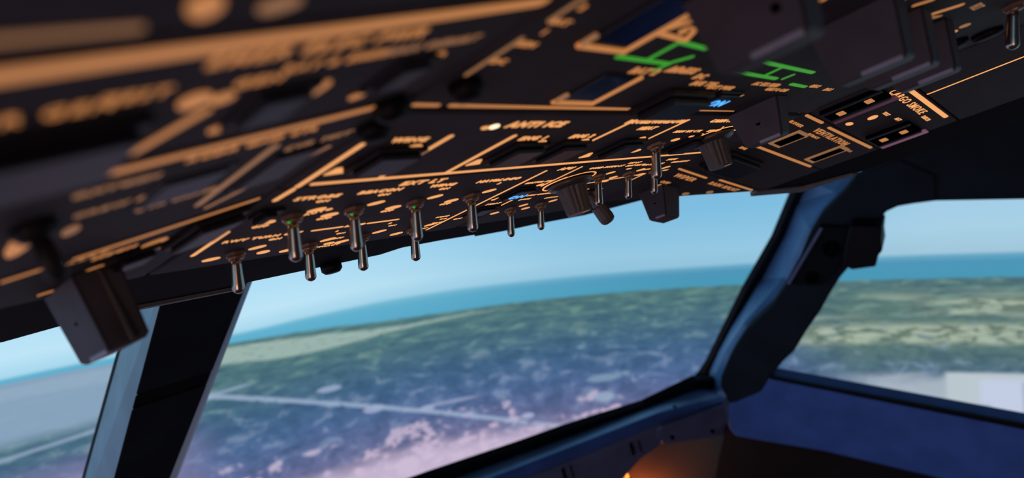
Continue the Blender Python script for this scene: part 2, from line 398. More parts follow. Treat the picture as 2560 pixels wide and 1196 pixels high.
def ribbon(name, far, near, P, n, o0, o1, back, mt, par):
    """strip between two measured edges that lie at different depths, so that it slopes; closed at the back"""
    A = [on_plane(x, y, P - n * o0, n) for x, y in far]; B = [on_plane(x, y, P - n * o1, n) for x, y in near]
    n_ = len(A); vs = A + B + [p + n * back for p in A] + [p + n * back for p in B]; fs = []
    for i in range(n_ - 1):
        fs += [(i, i + 1, n_ + i + 1, n_ + i), (2 * n_ + i, 3 * n_ + i, 3 * n_ + i + 1, 2 * n_ + i + 1),
               (i, 2 * n_ + i, 2 * n_ + i + 1, i + 1), (n_ + i, n_ + i + 1, 3 * n_ + i + 1, 3 * n_ + i)]
    fs += [(0, n_, 3 * n_, 2 * n_), (n_ - 1, 3 * n_ - 1, 4 * n_ - 1, 2 * n_ - 1)]
    return kp(link(name, mesh(name, vs, fs), mt), par)
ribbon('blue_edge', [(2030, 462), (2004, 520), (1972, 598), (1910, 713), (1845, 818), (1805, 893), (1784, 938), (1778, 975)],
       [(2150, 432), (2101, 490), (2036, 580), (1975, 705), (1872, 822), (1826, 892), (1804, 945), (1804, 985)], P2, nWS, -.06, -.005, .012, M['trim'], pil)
kp(plate('window_gasket', [(1998, 460), (2045, 445), (2034, 470), (2008, 530), (1976, 603), (1914, 718), (1849, 822), (1809, 897), (1788, 943), (1786, 990), (1740, 1000), (1715, 990), (1718, 965), (1740, 954), (1756, 938), (1775, 908), (1810, 838), (1865, 728), (1940, 598)],
         P2, nWS, .01, M['gasket'], off=-.066), pil)

# bracket and mounting block on the pillar
br = D.objects.new('pillar_bracket', None); COL.objects.link(br)
bp = on_plane(2060, 640, P2, nSD); br.matrix_world = Matrix.Translation(bp)
tag(br, 'dark mounting bracket with two round holes and a square block on right pillar', 'bracket')
kp(plate('base_plate', [(2048, 566), (2150, 572), (2130, 620), (2075, 700), (2050, 716), (1962, 712), (1990, 660)], P2, nSD, .0099, M['ceil'], off=.0102, bv=.002), br)
kp(plate('light_strip', [(2050, 570), (2057, 572), (1974, 712), (1966, 710)], P2, nSD, .002, M['plate_grey'], off=.0125), br)
kp(plate('block', [(2125, 566), (2188, 568), (2206, 570), (2203, 600), (2206, 628), (2196, 640), (2189, 668), (2130, 676), (2106, 664), (2112, 620)], P2, nSD, .05, M['gasket'], off=.032, bv=.002), br)
for (x, y, r_) in ((2078, 624, 22), (2030, 696, 17)):
    kp(plate('hole', [(x + r_ * math.cos(a * pi / 8), y + r_ * .9 * math.sin(a * pi / 8)) for a in range(16)], P2, nSD, .002, M['hole'], off=.0124), br)

# lower edge of the windscreen
sill = D.objects.new('window_sill', None); COL.objects.link(sill); sp_ = on_plane(1500, 1100, P3, nWS); sill.matrix_world = Matrix.Translation(sp_)
tag(sill, 'blue painted sill under front windscreen with black gasket and screwed grey strip', 'sill')
kp(plate('gasket', [(1715, 962), (1740, 950), (1800, 950), (1800, 1002), (1745, 1012), (1180, 1225), (980, 1290), (820, 1290), (960, 1236), (1080, 1192), (1300, 1117), (1421, 1073), (1480, 1054), (1612, 1012)], P2, nWS, .01, M['gasket'], off=-.03), sill)
ribbon('ledge', [(1790, 980), (1745, 984), (1500, 1076), (1170, 1198), (880, 1300)], [(1819, 991), (1802, 1002), (1650, 1049), (1240, 1212), (1000, 1305)], P2, nWS, -.028, .016, .012, M['sill_lit'], sill)
kp(plate('lower_rail', [(1815, 1001), (1815, 1012), (1650, 1066), (1480, 1137), (1240, 1232), (1060, 1310), (960, 1310), (1240, 1205), (1480, 1113), (1650, 1045)], P2, nWS, .008, M['trim_dark'], off=.021), sill)
kp(plate('retaining_strip', [(1814, 1012), (1820, 1090), (1700, 1105), (1652, 1112), (1600, 1150), (1560, 1196), (1500, 1290), (1000, 1310), (1240, 1230), (1480, 1136), (1650, 1065)], P2, nWS, .012, M['plate_grey'], off=.026, bv=.001), sill)
kp(plate('corner_plate', [(1812, 1016), (1814, 1090), (1735, 1101), (1660, 1112), (1648, 1100), (1645, 1078), (1655, 1068)], P2, nWS, .0035, M['plate_grey'], off=.0305, bv=.0006), sill)
kp(plate('corner_filler', [(1770, 975), (1850, 985), (1900, 1300), (1740, 1300)], P2, nWS, .01, M['gasket'], off=-.30), sill)  # dark filler added behind the corner to block the bright screen
for (x, y, r_) in ((1682, 1096, 5), (1782, 1080, 5), (1688, 1019, 3.5)):
    kp(plate('screw', [(x + r_ * math.cos(a * pi / 5), y + r_ * math.sin(a * pi / 5)) for a in range(10)], P2, nWS, .002, M['hole'], off=.0325 if y > 1050 else .0165), sill)
for x, y in ((1582, 1120), (1412, 1184)):
    kp(plate('slot', [(x - 7, y - 8), (x - 1, y - 11), (x + 7, y + 17), (x + 1, y + 20)], P2, nWS, .003, M['hole'], off=.028), sill)
    kp(plate('slot', [(x + 14, y - 16), (x + 16, y - 17), (x + 24, y + 11), (x + 22, y + 12)], P2, nWS, .002, M['hole'], off=.028), sill)

# side window: lining below, gasket
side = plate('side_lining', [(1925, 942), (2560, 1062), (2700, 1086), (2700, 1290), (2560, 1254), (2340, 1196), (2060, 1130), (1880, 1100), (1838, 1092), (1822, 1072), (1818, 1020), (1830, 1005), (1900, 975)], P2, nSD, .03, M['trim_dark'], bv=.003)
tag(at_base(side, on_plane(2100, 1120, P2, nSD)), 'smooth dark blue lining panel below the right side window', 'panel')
gs = plate('side_gasket', [(1922, 938), (1935, 944), (2560, 1062), (2700, 1088), (2700, 1101), (2560, 1075), (2200, 1004), (1925, 949)], P2, nSD, .004, M['gasket'], off=.006)
tag(at_base(gs, on_plane(2300, 1010, P2, nSD)), 'thin black rubber gasket along bottom of right side window', 'gasket')
top = plate('wall_right', [(2190, 590), (2191, 560), (2200, 545), (2218, 528), (2245, 516), (2285, 509), (2340, 502), (2560, 498), (2800, 492), (2800, 150), (2350, 300), (2150, 420), (2170, 440)], P2, nSD, .03, M['cover'], off=-.004)
struct(top)

# ceiling lining round the overhead panel
def fp(fc, u, v, w=0): return FM(fc, u, v, w).translation
def fslab(name, fc, uv, w0, th, mt, kind=True):
    pts = [fp(fc, u, v, w0) for u, v in uv]; vs, fs = slab_pts(pts, -FAC[fc][2] * th * K)
    o = link(name, mesh(name, vs, fs), mt)
    if kind: struct(o)
    return o
fslab('ceiling', 'C', [(-.5, 5.03), (.9, 4.3), (2.1, 5.03), (7.15, 5.03), (7.9, 4.3), (9.2, 5.0), (8.0, 5.58), (7.0, 5.63), (6.6, 5.72), (6.05, 5.74), (6.0, 5.64), (5.41, 5.62), (4.9, 5.66), (4.76, 5.85), (3.43, 6.07), (3.38, 6.20), (2.44, 6.23), (1.7, 6.8), (.3, 6.9), (-.5, 6.9)], -.01, .35, M['ceil'])
# a small fastener head standing out from the lining edge
fb = thing('fastener', 'small dark round fastener on ceiling lining edge above the front window', 'fastener', 'C', 4.12, 5.8)
fo = link('head', lathe_me('head', [(.10, .0), (.10, .06), (.07, .09)], 16), M['gasket'], fb)
fslab('trim_1', 'R', [(9.06, 3.66), (9.62, 3.40), (9.68, 3.0), (9.73, 2.48), (9.9, 1.2), (10.3, -1.5), (9.06, -1.5)], -.02, .3, M['ceil'])
fslab('trim_2', 'R', [(9.08, 3.80), (9.66, 3.40), (9.70, 3.0), (9.76, 2.72), (9.66, 2.74), (9.50, 3.28), (9.0, 3.68)], .0, .05, M['lip'])
fslab('trim_3', 'C', [(2.40, 6.22), (3.36, 6.19), (3.37, 6.25), (2.38, 6.30)], .02, .05, M['lip'])

fslab('ceiling_side', 'C', [(9.3, -3), (19, -3), (19, 3.7), (9.6, 4.4)], -.02, .3, M['ceil'])
# glareshield and map lamp at the bottom
gP, gn = O + ray(1700, 1130) * 1.42, Vector((-.25, -.45, .86)).normalized()
def gpt(x, y, off=0.0): return on_plane(x, y, gP + gn * off, gn)
def blob_surface(name, px, mt, off, th, bulge, label, cat):
    pts = [gpt(x, y, off) for x, y in px]
    pts = curve_pts(pts, it=2)
    c = sum(pts, Vector()) / len(pts)
    vs = []; n = len(pts); rings = [(1, 0), (.93, .55), (.8, .85), (.5, .97), (.2, 1)]
    for s, h in rings:
        vs += [c + (p - c) * s + gn * bulge * h for p in pts]
    vs.append(c + gn * bulge); vs += [p - gn * th for p in pts]
    fs = []
    for r_ in range(len(rings) - 1):
        for i in range(n): j = (i + 1) % n; fs.append((r_ * n + i, r_ * n + j, (r_ + 1) * n + j, (r_ + 1) * n + i))
    for i in range(n): fs.append(((len(rings) - 1) * n + i, (len(rings) - 1) * n + (i + 1) % n, len(rings) * n))
    base = len(rings) * n + 1
    for i in range(n): fs.append((base + i, base + (i + 1) % n, (i + 1) % n, i))
    fs.append(tuple(range(base + n - 1, base - 1, -1)))
    o = link(name, mesh(name, vs, fs, True), mt); tag(at_base(o, c), label, cat); return o
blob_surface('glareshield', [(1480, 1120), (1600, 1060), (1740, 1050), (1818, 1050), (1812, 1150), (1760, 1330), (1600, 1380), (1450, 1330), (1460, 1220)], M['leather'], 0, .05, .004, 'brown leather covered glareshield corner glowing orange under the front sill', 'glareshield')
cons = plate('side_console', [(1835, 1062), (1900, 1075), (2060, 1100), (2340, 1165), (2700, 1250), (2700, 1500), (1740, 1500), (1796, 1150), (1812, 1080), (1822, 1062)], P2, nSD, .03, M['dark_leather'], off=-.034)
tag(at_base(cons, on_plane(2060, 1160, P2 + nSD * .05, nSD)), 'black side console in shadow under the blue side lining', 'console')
lamp = D.objects.new('map_lamp', None); COL.objects.link(lamp); lp = gpt(1562, 1192, .04); lamp.matrix_world = Matrix.Translation(lp)
tag(lamp, 'small glowing orange map lamp at the left end of the brown glareshield', 'lamp')
q = lathe_me('lens', [(.02, -.10), (.08, -.08), (.11, 0), (.09, .08), (.03, .12)], 16); kp(link('lens', q, M['lamp']), lamp).location = lp
q2 = link('shade', lathe_me('shade', [(.20, -.25), (.20, -.12), (.17, -.11), (.17, -.2)], 16), M['frame']); kp(q2, lamp); q2.location = lp
pl_ = D.lights.new('map_lamp_light', 'POINT'); pl_.energy = .30; pl_.color = (1, .36, .08); pl_.shadow_soft_size = .012
plo = D.objects.new('map_lamp_light', pl_); COL.objects.link(plo); plo.location = gpt(1625, 1190, .05)

# ------------------------------------------------------------------ overhead panel modules
TXT = {}
def text_me(s, size, bold=.0):
    key = (s, round(size, 4), bold)
    if key in TXT: return TXT[key]
    c = D.curves.new('lettering', 'FONT'); c.body = s; c.size = size * K; c.align_x = 'CENTER'; c.align_y = 'CENTER'
    c.resolution_u = 2; c.offset = bold * .35 * K; c.extrude = .002 * K; c.space_character = 1.22
    t = D.objects.new('t', c); COL.objects.link(t); bpy.context.view_layer.update()
    me = D.meshes.new_from_object(t.evaluated_get(bpy.context.evaluated_depsgraph_get())); me.name = 'lettering'
    D.objects.remove(t); D.curves.remove(c)
    TXT[key] = me; return me
class Mod:
    """one control panel module: plate plus its lit lines, marks and words"""
    def __init__(s, name, label, fc, poly, w=0.0, th=.06, mt='plate', amber='amber'):
        us = [p[0] for p in poly]; vs_ = [p[1] for p in poly]
        s.fc = fc; s.cu = (min(us) + max(us)) / 2; s.cv = (min(vs_) + max(vs_)) / 2; s.am = M[amber]
        s.e = thing(name, label, 'panel', fc, s.cu, s.cv, w=w)
        pts = [Vector(((u - s.cu), -(v - s.cv), 0)) * K for u, v in poly]
        a, b = slab_pts(pts, Vector((0, 0, -th * K)))
        bevel(link('faceplate', mesh('faceplate', a, b), M[mt], s.e), .004 * K * 3, 2)
    def loc(s, u, v, z=0.0): return Vector(((u - s.cu), -(v - s.cv), z)) * K
    def line(s, u0, v0, u1, v1, wd=.035, mt=None, name='border_line', z=.0):
        a, b = Vector((u0, -v0)), Vector((u1, -v1)); d = (b - a).normalized(); nrm = Vector((-d.y, d.x)) * wd / 2
        pts = []
        for c, sg in ((a, -1), (b, 1)):   # rounded ends
            for t in range(5):
                an = -pi / 2 + pi * t / 4
                pts.append(c + d * sg * math.cos(an) * wd / 2 + nrm * 2 * .5 * math.sin(an) * sg)
        c0 = (a + b) / 2
        me = disc_me(name, [tuple(p - c0) for p in pts], -.004, .004)
        o = link(name, me, mt or s.am, s.e); o.location = s.loc(c0.x, -c0.y, z); return o
    def text(s, t, u, v, size=.085, mt=None, bold=.006, z=0.0, rot=0.0, sx=1.0):
        me = text_me(t, size, bold); o = D.objects.new('lettering', me); COL.objects.link(o)
        if not me.materials: me.materials.append(D.materials['amber backlit legend'])
        o.material_slots[0].link = 'OBJECT'; o.material_slots[0].material = mt or s.am
        o.parent = s.e; o.location = s.loc(u, v, z + .002); o.rotation_euler.z = rot; o.scale.x = sx; return o
    def mark(s, u, v, ru=.06, rv=.035, rot=0.0, mt=None, tri=False, name='lit_mark', z=0.0):
        if tri: pts = [(-ru, -rv), (ru, -rv), (ru * .3, rv), (-ru * .3, rv)]
        else: pts = [(ru * math.cos(a * pi / 8), rv * math.sin(a * pi / 8)) for a in range(16)]
        o = link(name, disc_me(name, pts, -.004, .006), mt or s.am, s.e); o.location = s.loc(u, v, z); o.rotation_euler.z = rot; return o
    def ring(s, u, v, r, a0, a1, wd=.02, mt=None, name='dial_arc'):
        n = 22; P = []
        for rr in (r, r + wd):
            P.append([(rr * math.cos(math.radians(a0 + (a1 - a0) * i / n)), rr * math.sin(math.radians(a0 + (a1 - a0) * i / n))) for i in range(n + 1)])
        o = link(name, disc_me(name, P[0] + P[1][::-1], -.003, .004), mt or s.am, s.e); o.location = s.loc(u, v); return o

# ---- control builders
def toggle(u, v, du, dv, label, fc='C', s=1.0, lean=(0.0, .10), L=.29, dot=False):
    """bat handle toggle switch on a round bushing, lever leaning forward"""
    t = thing('toggle_switch', label, 'switch', fc, u, v, 'metal toggle switches of the overhead panel')
    if 'hex' not in TG:
        TG['hex'] = lathe_me('mounting_nut', [(.076, 0), (.076, .020), (.066, .025)], 6, False)
        TG['bush'] = lathe_me('bushing', [(.056, .024), (.056, .040), (.048, .048), (.036, .050)], 20)
        TG['dot'] = lathe_me('green_lamp', [(.009, 0), (.009, .008), (.004, .011)], 10)
    n = link('mounting_nut', TG['hex'], None, t); n.scale = (s, s, 1)
    b = link('bushing', TG['bush'], None, t); b.scale = (s, s, 1)
    for o_, mt in ((n, M['nut']), (b, M['nut'])):
        if not o_.data.materials: o_.data.materials.append(mt)
    key = 'lever%.3f' % L
    if key not in TG:
        r0, r1 = .034, .043
        pr = [(r0, .03), (r0 + .002, .08), (r0 + .004, .14), (r1 - .002, L - .08), (r1, L - .045)]
        for i in range(1, 6):
            a = i * pi / 2 / 6; pr.append((r1 * math.cos(a), L - .045 + .04 * math.sin(a)))
        pr.append((.003, L - .004)); TG[key] = lathe_me('lever', pr, 24)
    l = link('lever', TG[key], None, t)
    if not l.data.materials: l.data.materials.append(M['chrome'])
    l.scale = (s, s, 1); l.rotation_euler = (math.atan2(lean[1], L), math.atan2(lean[0], L), 0)
    if dot:
        g = link('green_lamp', TG['dot'], None, t)
        if not g.data.materials: g.data.materials.append(M['green_dot'])
        g.location = Vector((-.06, .04, .045)) * K
    return t
TG = {}
def button(u, v, label, fc='C', su=.32, sv=.30, h=.06, group='square dark push buttons of the overhead panel', legend=None, strip=None, bez=True, w=0.0):
    t = thing('push_button', label, 'button', fc, u, v, group, w=w)
    a, b = su / 2, sv / 2
    if bez:
        add_box('bezel', t, M['frame'], (-a - .03, a + .03, -b - .03, b + .03, 0, h * .5), .008)
    add_box('cap', t, M['button'], (-a, a, -b, b, h * .5, h), .012)
    if legend:
        me = text_me(legend[0], legend[1], .004); o = D.objects.new('legend', me); COL.objects.link(o); o.parent = t
        if not me.materials: me.materials.append(D.materials['amber backlit legend'])
        o.material_slots[0].link = 'OBJECT'; o.material_slots[0].material = legend[2]; o.location = Vector((0, legend[3] if len(legend) > 3 else 0, h + .003)) * K
        o['label'] = 'lit legend'
    if strip:
        add_box('lens_strip', t, strip, (-a, a, -b - .005, -b + .055, h * .35, h + .004), .006)
    return t
def knob(u, v, label, fc='C', r=.19, h=.27, yaw=0.0, rb=.115):
    t = thing('rotary_knob', label, 'knob', fc, u, v, None, yaw=yaw)
    link('skirt', lathe_me('skirt', [(r * .92, .0), (r, .012), (r, .035), (r * .86, .055), (r * .7, .06)], 40), M['knob_skirt'], t)
    link('grip', lathe_me('grip', [(rb * 1.12, .05), (rb * 1.10, .07), (rb, .15), (rb * .92, h - .02), (rb * .84, h)], 36, False, (.07, .06, h - .01)), M['knob'], t)
    add_box('pointer', t, M['amber_low'], (-.008, .008, rb * .3, rb * .8, h - .001, h + .003))
    return t
def guard(u, v, label, fc='C', du=.36, dv=.36, h=.28, tp=.045, w=0.0, stripe=None, hole=(0, .5), grp='grey plastic guards over push buttons', yaw=0.0):
    """hollow tapered flip-up guard: two side walls, end wall, crown, hinge pin"""
    t = thing('switch_guard', label, 'guard', fc, u, v, grp, w=w, yaw=yaw)
    a, b = du / 2, dv / 2; th = .025
    def wall(name, q):
        vs = [Vector(p) * K for p in q]
        o = link(name, mesh(name, vs, [(0, 1, 2, 3), (7, 6, 5, 4), (0, 4, 5, 1), (1, 5, 6, 2), (2, 6, 7, 3), (3, 7, 4, 0)]), M['guard'], t)
        return bevel(o, .010 * K, 3)
    for sg, nm in ((-1, 'side_wall'), (1, 'side_wall')):
        wall(nm, [(sg * a, -b, 0.0), (sg * a, b, 0.0), (sg * (a - tp * .6), b - tp * 1.2, h), (sg * (a - tp * .6), -b + tp, h),
                  (sg * (a - th), -b, 0.0), (sg * (a - th), b, 0.0), (sg * (a - tp * .6 - th), b - tp * 1.2, h), (sg * (a - tp * .6 - th), -b + tp, h)])
    for sg, nm in ((1, 'end_wall'),):
        y0, y1 = b, b - tp * 1.2
        wall(nm, [(-a, y0, 0), (a, y0, 0), (a - tp * .6, y1, h), (-a + tp * .6, y1, h), (-a, y0 - th, 0), (a, y0 - th, 0), (a - tp * .6, y1 - th, h), (-a + tp * .6, y1 - th, h)])
    aa = a - tp * .6
    add_box('crown', t, M['guard'], (-aa, aa, -b + tp, b - tp * 1.2, h - .045, h + .014), .026, 4)
    add_box('edge_glint', t, M['guard_glint'], (-aa - .006, -aa + .012, b - tp * 1.2 - (dv - tp * 2.2) * .62, b - tp * 1.2 - .02, h - .012, h + .014), .006, 2)  # pale strip painted as the lit lower bevel
    for sg in (-1, 1):
        me = lathe_me('hinge_hole', [(.020, 0), (.020, .006)], 14); o = link('hinge_hole', me, M['hole'], t)
        o.location = Vector((sg * (a - tp * .3) + (-.003 if sg > 0 else .003) - (.003 if sg > 0 else -.003) , hole[0], hole[1] * h)) * K; o.rotation_euler = (0, sg * pi / 2, 0)
    if stripe:
        add_box('stripe', t, stripe, (.0, .02, b - .03, b + .006, 0, h), .004)
    return t

# ======================= centre column
ai = Mod('anti_ice_panel', 'gray panel with anti ice, probe heat and cabin pressure controls lettered in amber', 'C', [(2.15, 2.29), (7.13, 2.29), (7.13, 3.275), (2.15, 3.275)])
ai.line(2.33, 3.235, 7.1, 3.175, .034)
for u, v0, v1 in ((2.25, 2.66, 3.48), (2.77, 2.58, 3.20), (3.305, 2.60, 3.20)):
    if v1 > 3.27: v1 = 3.26
    ai.line(u, v0, u, v1, .034)
ai.line(4.285, 2.40, 4.27, 2.82, .03); ai.line(4.27, 3.0, 4.27, 3.14, .03); ai.line(5.03, 2.37, 5.05, 3.15, .026)
ai.text('ANTI ICE', 3.33, 2.435, .105, bold=.012); ai.mark(2.98, 2.455, .032, .03, mt=M['white_lit'], name='indicator_lamp'); ai.mark(2.925, 2.47, .03, .02)
ai.text('WING', 2.52, 2.62, .075); ai.text('ENG 1', 3.54, 2.65, .08); ai.text('ENG 2', 4.04, 2.64, .08)
ai.text('PROBE/WINDOW', 4.62, 2.40, .085); ai.text('HEAT', 4.68, 2.52, .08)
ai.text('MAN V/S CTL', 5.45, 2.60, .065, bold=.002); ai.text('MODE SEL', 5.97, 2.60, .065, bold=.002); ai.text('CABIN PRESS', 5.72, 2.39, .08)
for u in (2.49, 3.55, 4.02, 4.77):
    ai.mark(u - .14, 3.035, .055, .045, .2, tri=True); ai.mark(u + .14, 2.725, .05, .035, .2)
ai.mark(5.27, 3.0, .055, .035, .2); ai.mark(5.55, 2.78, .05, .03, .2)
ai.text('UP', 5.72, 2.72, .05, bold=.002); ai.text('DN', 5.15, 3.10, .05, bold=.002)
ai.ring(6.12, 2.74, .23, 20, 250, .016)
for i in range(7):
    a = math.radians(30 + i * 34); ai.line(6.12 + .27 * math.cos(a), 2.74 - .27 * math.sin(a), 6.12 + .31 * math.cos(a), 2.74 - .31 * math.sin(a), .012, name='dial_tick')
for u, lb in ((2.49, 'square dark push button under WING left of the ANTI ICE row'), (3.55, 'square dark push button under ENG 1, next to the WING box'),
              (4.02, 'square dark push button under ENG 2 on the ANTI ICE row'), (4.77, 'square dark push button under PROBE/WINDOW HEAT'), (5.85, 'square dark push button beside the round cabin pressure knob')):
    button(u + .06, 2.87, lb, sv=.27, su=.27)
toggle(5.38, 2.87, 0, 0, 'metal toggle switch highest of all, hanging beside the PROBE/WINDOW HEAT button')
knob(6.12, 2.74, 'gray fluted knob between upper toggle switch and the small hanging guard', r=.2, h=.29)

ex = Mod('exterior_light_panel', 'gray panel lettered EXT LT carrying eight metal toggle switches', 'C', [(2.15, 3.29), (4.56, 3.29), (4.60, 5.03), (2.15, 5.03)])
ex.line(2.25, 3.31, 2.24, 3.48, .034)
ex.line(2.25, 4.07, 2.26, 4.59, .032); ex.line(4.51, 3.36, 4.585, 4.90, .026)
ex.text('EXT LT', 3.25, 3.375, .10, bold=.010)
ex.line(3.01, 4.33, 3.26, 4.33, .026); ex.text('LAND', 3.38, 4.33, .06); ex.line(3.50, 4.33, 3.79, 4.33, .026)
TS = [(2.57, 3.86, 'STROBE', 'STROBE', 'ON', 1), (3.03, 3.85, 'BEACON', 'BEACON', 'ON', 1), (3.57, 3.85, 'WING', 'WING', 'ON', 1), (4.15, 3.85, 'NAV & LOGO', 'NAV&LOGO', '2', 1),
      (2.61, 4.70, 'RWY TURN OFF', 'RWY TURN OFF', 'ON', 0), (3.25, 4.78, 'left LAND light', 'L', 'ON', 0), (3.74, 4.76, 'right LAND light', 'R', 'ON', 0), (4.33, 4.78, 'NOSE light', 'NOSE', 'T.O', 0)]
extra = ['blurred chrome toggle switch below STROBE, nearest the black column boundary', 'chrome toggle switch below BEACON on the EXT LT panel', 'chrome toggle switch below WING on the EXT LT panel', 'chrome toggle switch below NAV & LOGO on the EXT LT panel',
         'lowest chrome toggle switch, at RWY TURN OFF in front of the center post', 'chrome toggle switch hanging before the sky beside the STROBE lever', 'chrome toggle switch half hidden behind the BEACON lever', 'chrome toggle switch half hidden behind the WING lever']
for i, (u, v, nm, t1, t2, row) in enumerate(TS):
    toggle(u, v, 0, 0, extra[i], dot=(row == 1 and i < 3))
    ex.mark(u - .135, v + .085, .062, .036, .3); ex.mark(u + .125, v - .085, .062, .030, .5)
    if row: ex.text(t1, u - .04 + (.0 if i else .0), v - .36, .075, bold=.008); ex.text(t2, u + .05, v - .27, .055, bold=.004); ex.text('OFF', u - .13, v + .17, .055, bold=.004)
    elif i == 4: ex.text(t1, u + .02, v - .37, .068, bold=.006); ex.text('ON', u + .16, v - .27, .055)
    else: ex.text(t1, u + .05, v - .33, .05, bold=.003); ex.text(t2, u + .14, v - .24, .045, bold=.003)
ex.text('AUTO', 2.74, 3.83, .06, rot=.45); ex.text('RETRACT', 3.50, 4.93, .055, bold=.003); ex.text('OFF', 3.47, 4.70, .05, bold=.003); ex.text('TAXI', 4.50, 4.66, .05, bold=.003); ex.text('OFF', 4.47, 4.82, .05, bold=.003)
ex.mark(2.88, 4.80, .05, .04); ex.mark(3.48, 4.84, .05, .03)

ap = Mod('apu_panel', 'narrow gray panel lettered APU with a blue lit button', 'C', [(4.60, 3.29), (5.00, 3.29), (5.06, 5.03), (4.64, 5.03)])
ap.line(4.945, 3.33, 5.01, 4.52, .022)
ap.text('APU', 4.76, 3.345, .085, bold=.008); ap.text('MASTER SW', 4.78, 3.66, .055, bold=.003); ap.text('START', 4.79, 4.22, .055, bold=.003)
ap.mark(4.66, 4.05, .04, .03, tri=True); ap.mark(4.90, 3.75, .04, .03, .2); ap.text('OFF', 4.72, 4.62, .05, bold=.002)
button(4.79, 3.92, 'push button with blue lit legend on the APU panel', su=.22, sv=.24, h=.035, legend=('ON', .12, M['blue_lit'], -.02))
button(4.84, 4.42, 'small dark push button under START on the APU panel', su=.2, sv=.2, h=.03, w=0.0)

il = Mod('interior_light_panel', 'gray panel of interior light and sign controls with fine amber lettering', 'C', [(5.08, 3.29), (7.13, 3.25), (7.13, 4.98), (6.2, 5.03), (5.12, 5.03)])
il.text('OVHD INTEG LT', 5.42, 3.40, .06, bold=.003); il.text('INT LT', 5.78, 3.34, .055, bold=.003)
il.text('SEAT BELTS', 5.92, 3.42, .052, bold=.002); il.text('NO SMOKING', 6.28, 3.44, .052, bold=.002); il.text('SIGNS', 6.45, 3.33, .06, bold=.003); il.text('EMER EXIT LT', 6.80, 3.43, .048, bold=.002)
il.text('ON', 5.95, 3.52, .045, bold=.002); il.text('AUTO', 6.40, 3.60, .045, bold=.002); il.text('ARM', 6.75, 3.62, .045, bold=.002); il.text('DIM', 6.95, 3.7, .045, bold=.002)
il.line(5.69, 3.89, 6.62, 3.75, .018); il.text('EMER', 6.05, 3.88, .05, bold=.002); il.line(6.62, 3.75, 6.66, 4.0, .018)
il.text('DOME', 5.20, 4.20, .05, bold=.002); il.text('STBY COMPASS', 5.30, 4.08, .05, bold=.002); il.text('ANN LT', 5.68, 4.26, .05, bold=.002); il.text('BRT', 5.62, 4.1, .045, bold=.002); il.text('TEST', 5.82, 4.20, .045, bold=.002)
il.text('OFF', 6.05, 4.12, .05, bold=.002); il.text('DIM', 6.38, 4.18, .05, bold=.002); il.mark(6.46, 4.3, .02, .02); il.mark(6.25, 4.36, .016, .016)
il.ring(5.30, 3.74, .235, -20, 262, .016)
toggle(5.32, 4.50, 0, 0, 'slim toggle switch left of two, just forward of the APU panel', s=.85, L=.28)
toggle(5.76, 4.48, 0, 0, 'slim toggle switch right of two, just forward of the APU panel', s=.85, L=.27)
toggle(5.63, 3.65, 0, 0, 'slim toggle switch directly right of the big fluted knob', s=.9, L=.28)
toggle(6.16, 3.66, 0, 0, 'slim toggle switch midway between fluted knob and the uppermost toggle', s=.85, L=.26)
toggle(6.66, 3.66, 0, 0, 'slim toggle switch in front of the gray guard against the sky', s=.85, L=.25)
for u, v in ((5.32, 4.52), (5.76, 4.50), (5.63, 3.68), (6.16, 3.68), (6.66, 3.68)):
    il.mark(u - .12, v + .08, .05, .03, .3); il.mark(u + .12, v - .09, .05, .026, .5)
knob(5.30, 3.74, 'big gray fluted knob with dark skirt beside the APU panel', r=.205, h=.30, rb=.125)
# thick paddle behind the slim toggle
pd = thing('paddle_switch', 'thick ribbed paddle lever slanting down in front of the sky', 'switch', 'C', 6.22, 4.22)
link('collar', lathe_me('collar', [(.085, 0), (.085, .03), (.06, .05)], 20), M['knob_skirt'], pd)
pdl = link('paddle', lathe_me('paddle', [(.035, .03), (.038, .12), (.052, .18), (.076, .185), (.082, .33), (.076, .37), (.055, .39)], 12, False), M['knob'], pd)
pdl.rotation_euler = (-.10, .42, 0)

# ======================= aft part of the centre column
el = Mod('electrical_panel', 'gray panel with green flow lines, two framed displays and amber labels', 'C', [(2.15, .1), (7.13, .1), (7.13, 2.215), (2.15, 2.215)], amber='amber_dim')
lo = M['amber_low']
el.line(2.42, 2.235 - .035, 3.95, 2.20, .026, mt=M['amber_dim']); el.line(4.75, 2.20, 5.45, 2.20, .012, mt=M['amber_dim']); el.line(2.2, 2.2, 2.34, 2.2, .026, mt=M['amber_dim'])
el.line(2.235, 1.90, 2.235, 1.58, .022, mt=lo)
[el.text(tt, 2.30, vv, .055, mt=M['amber_dim'], bold=.004) for tt, vv in (('DC', 1.77), ('GEN', 1.62), ('1', 1.52), ('BAT', 1.44), ('2', 1.33))]; el.line(2.235, 1.44, 2.235, 1.1, .022, mt=lo)
def display(u0, u1, v0, v1, label):
    t = thing('battery_display', label, 'display', 'C', (u0 + u1) / 2, (v0 + v1) / 2)
    a, b = (u1 - u0) / 2, (v1 - v0) / 2
    add_box('glass', t, M['display'], (-a, a, -b, b, 0, .012), .004)
    add_box('housing', t, M['frame'], (-a - .02, a + .02, -b - .02, b + .02, 0, .006))
    add_box('lit_frame', t, M['amber_dim'], (-a - .045, a + .045, -b - .05, -b - .02, 0, .02), .004)
    add_box('lit_frame', t, M['amber_dim'], (a + .02, a + .045, -b - .05, b + .02, 0, .02), .004)
    add_box('lit_frame', t, M['amber_low'], (-a - .045, -a - .02, -b - .05, -b + .06, 0, .02), .004)
display(2.62, 2.90, 1.10, 1.53, 'larger black display framed with an amber line at upper center')
display(3.12, 3.40, 1.80, 2.08, 'smaller black display framed with an amber line left of green lines')
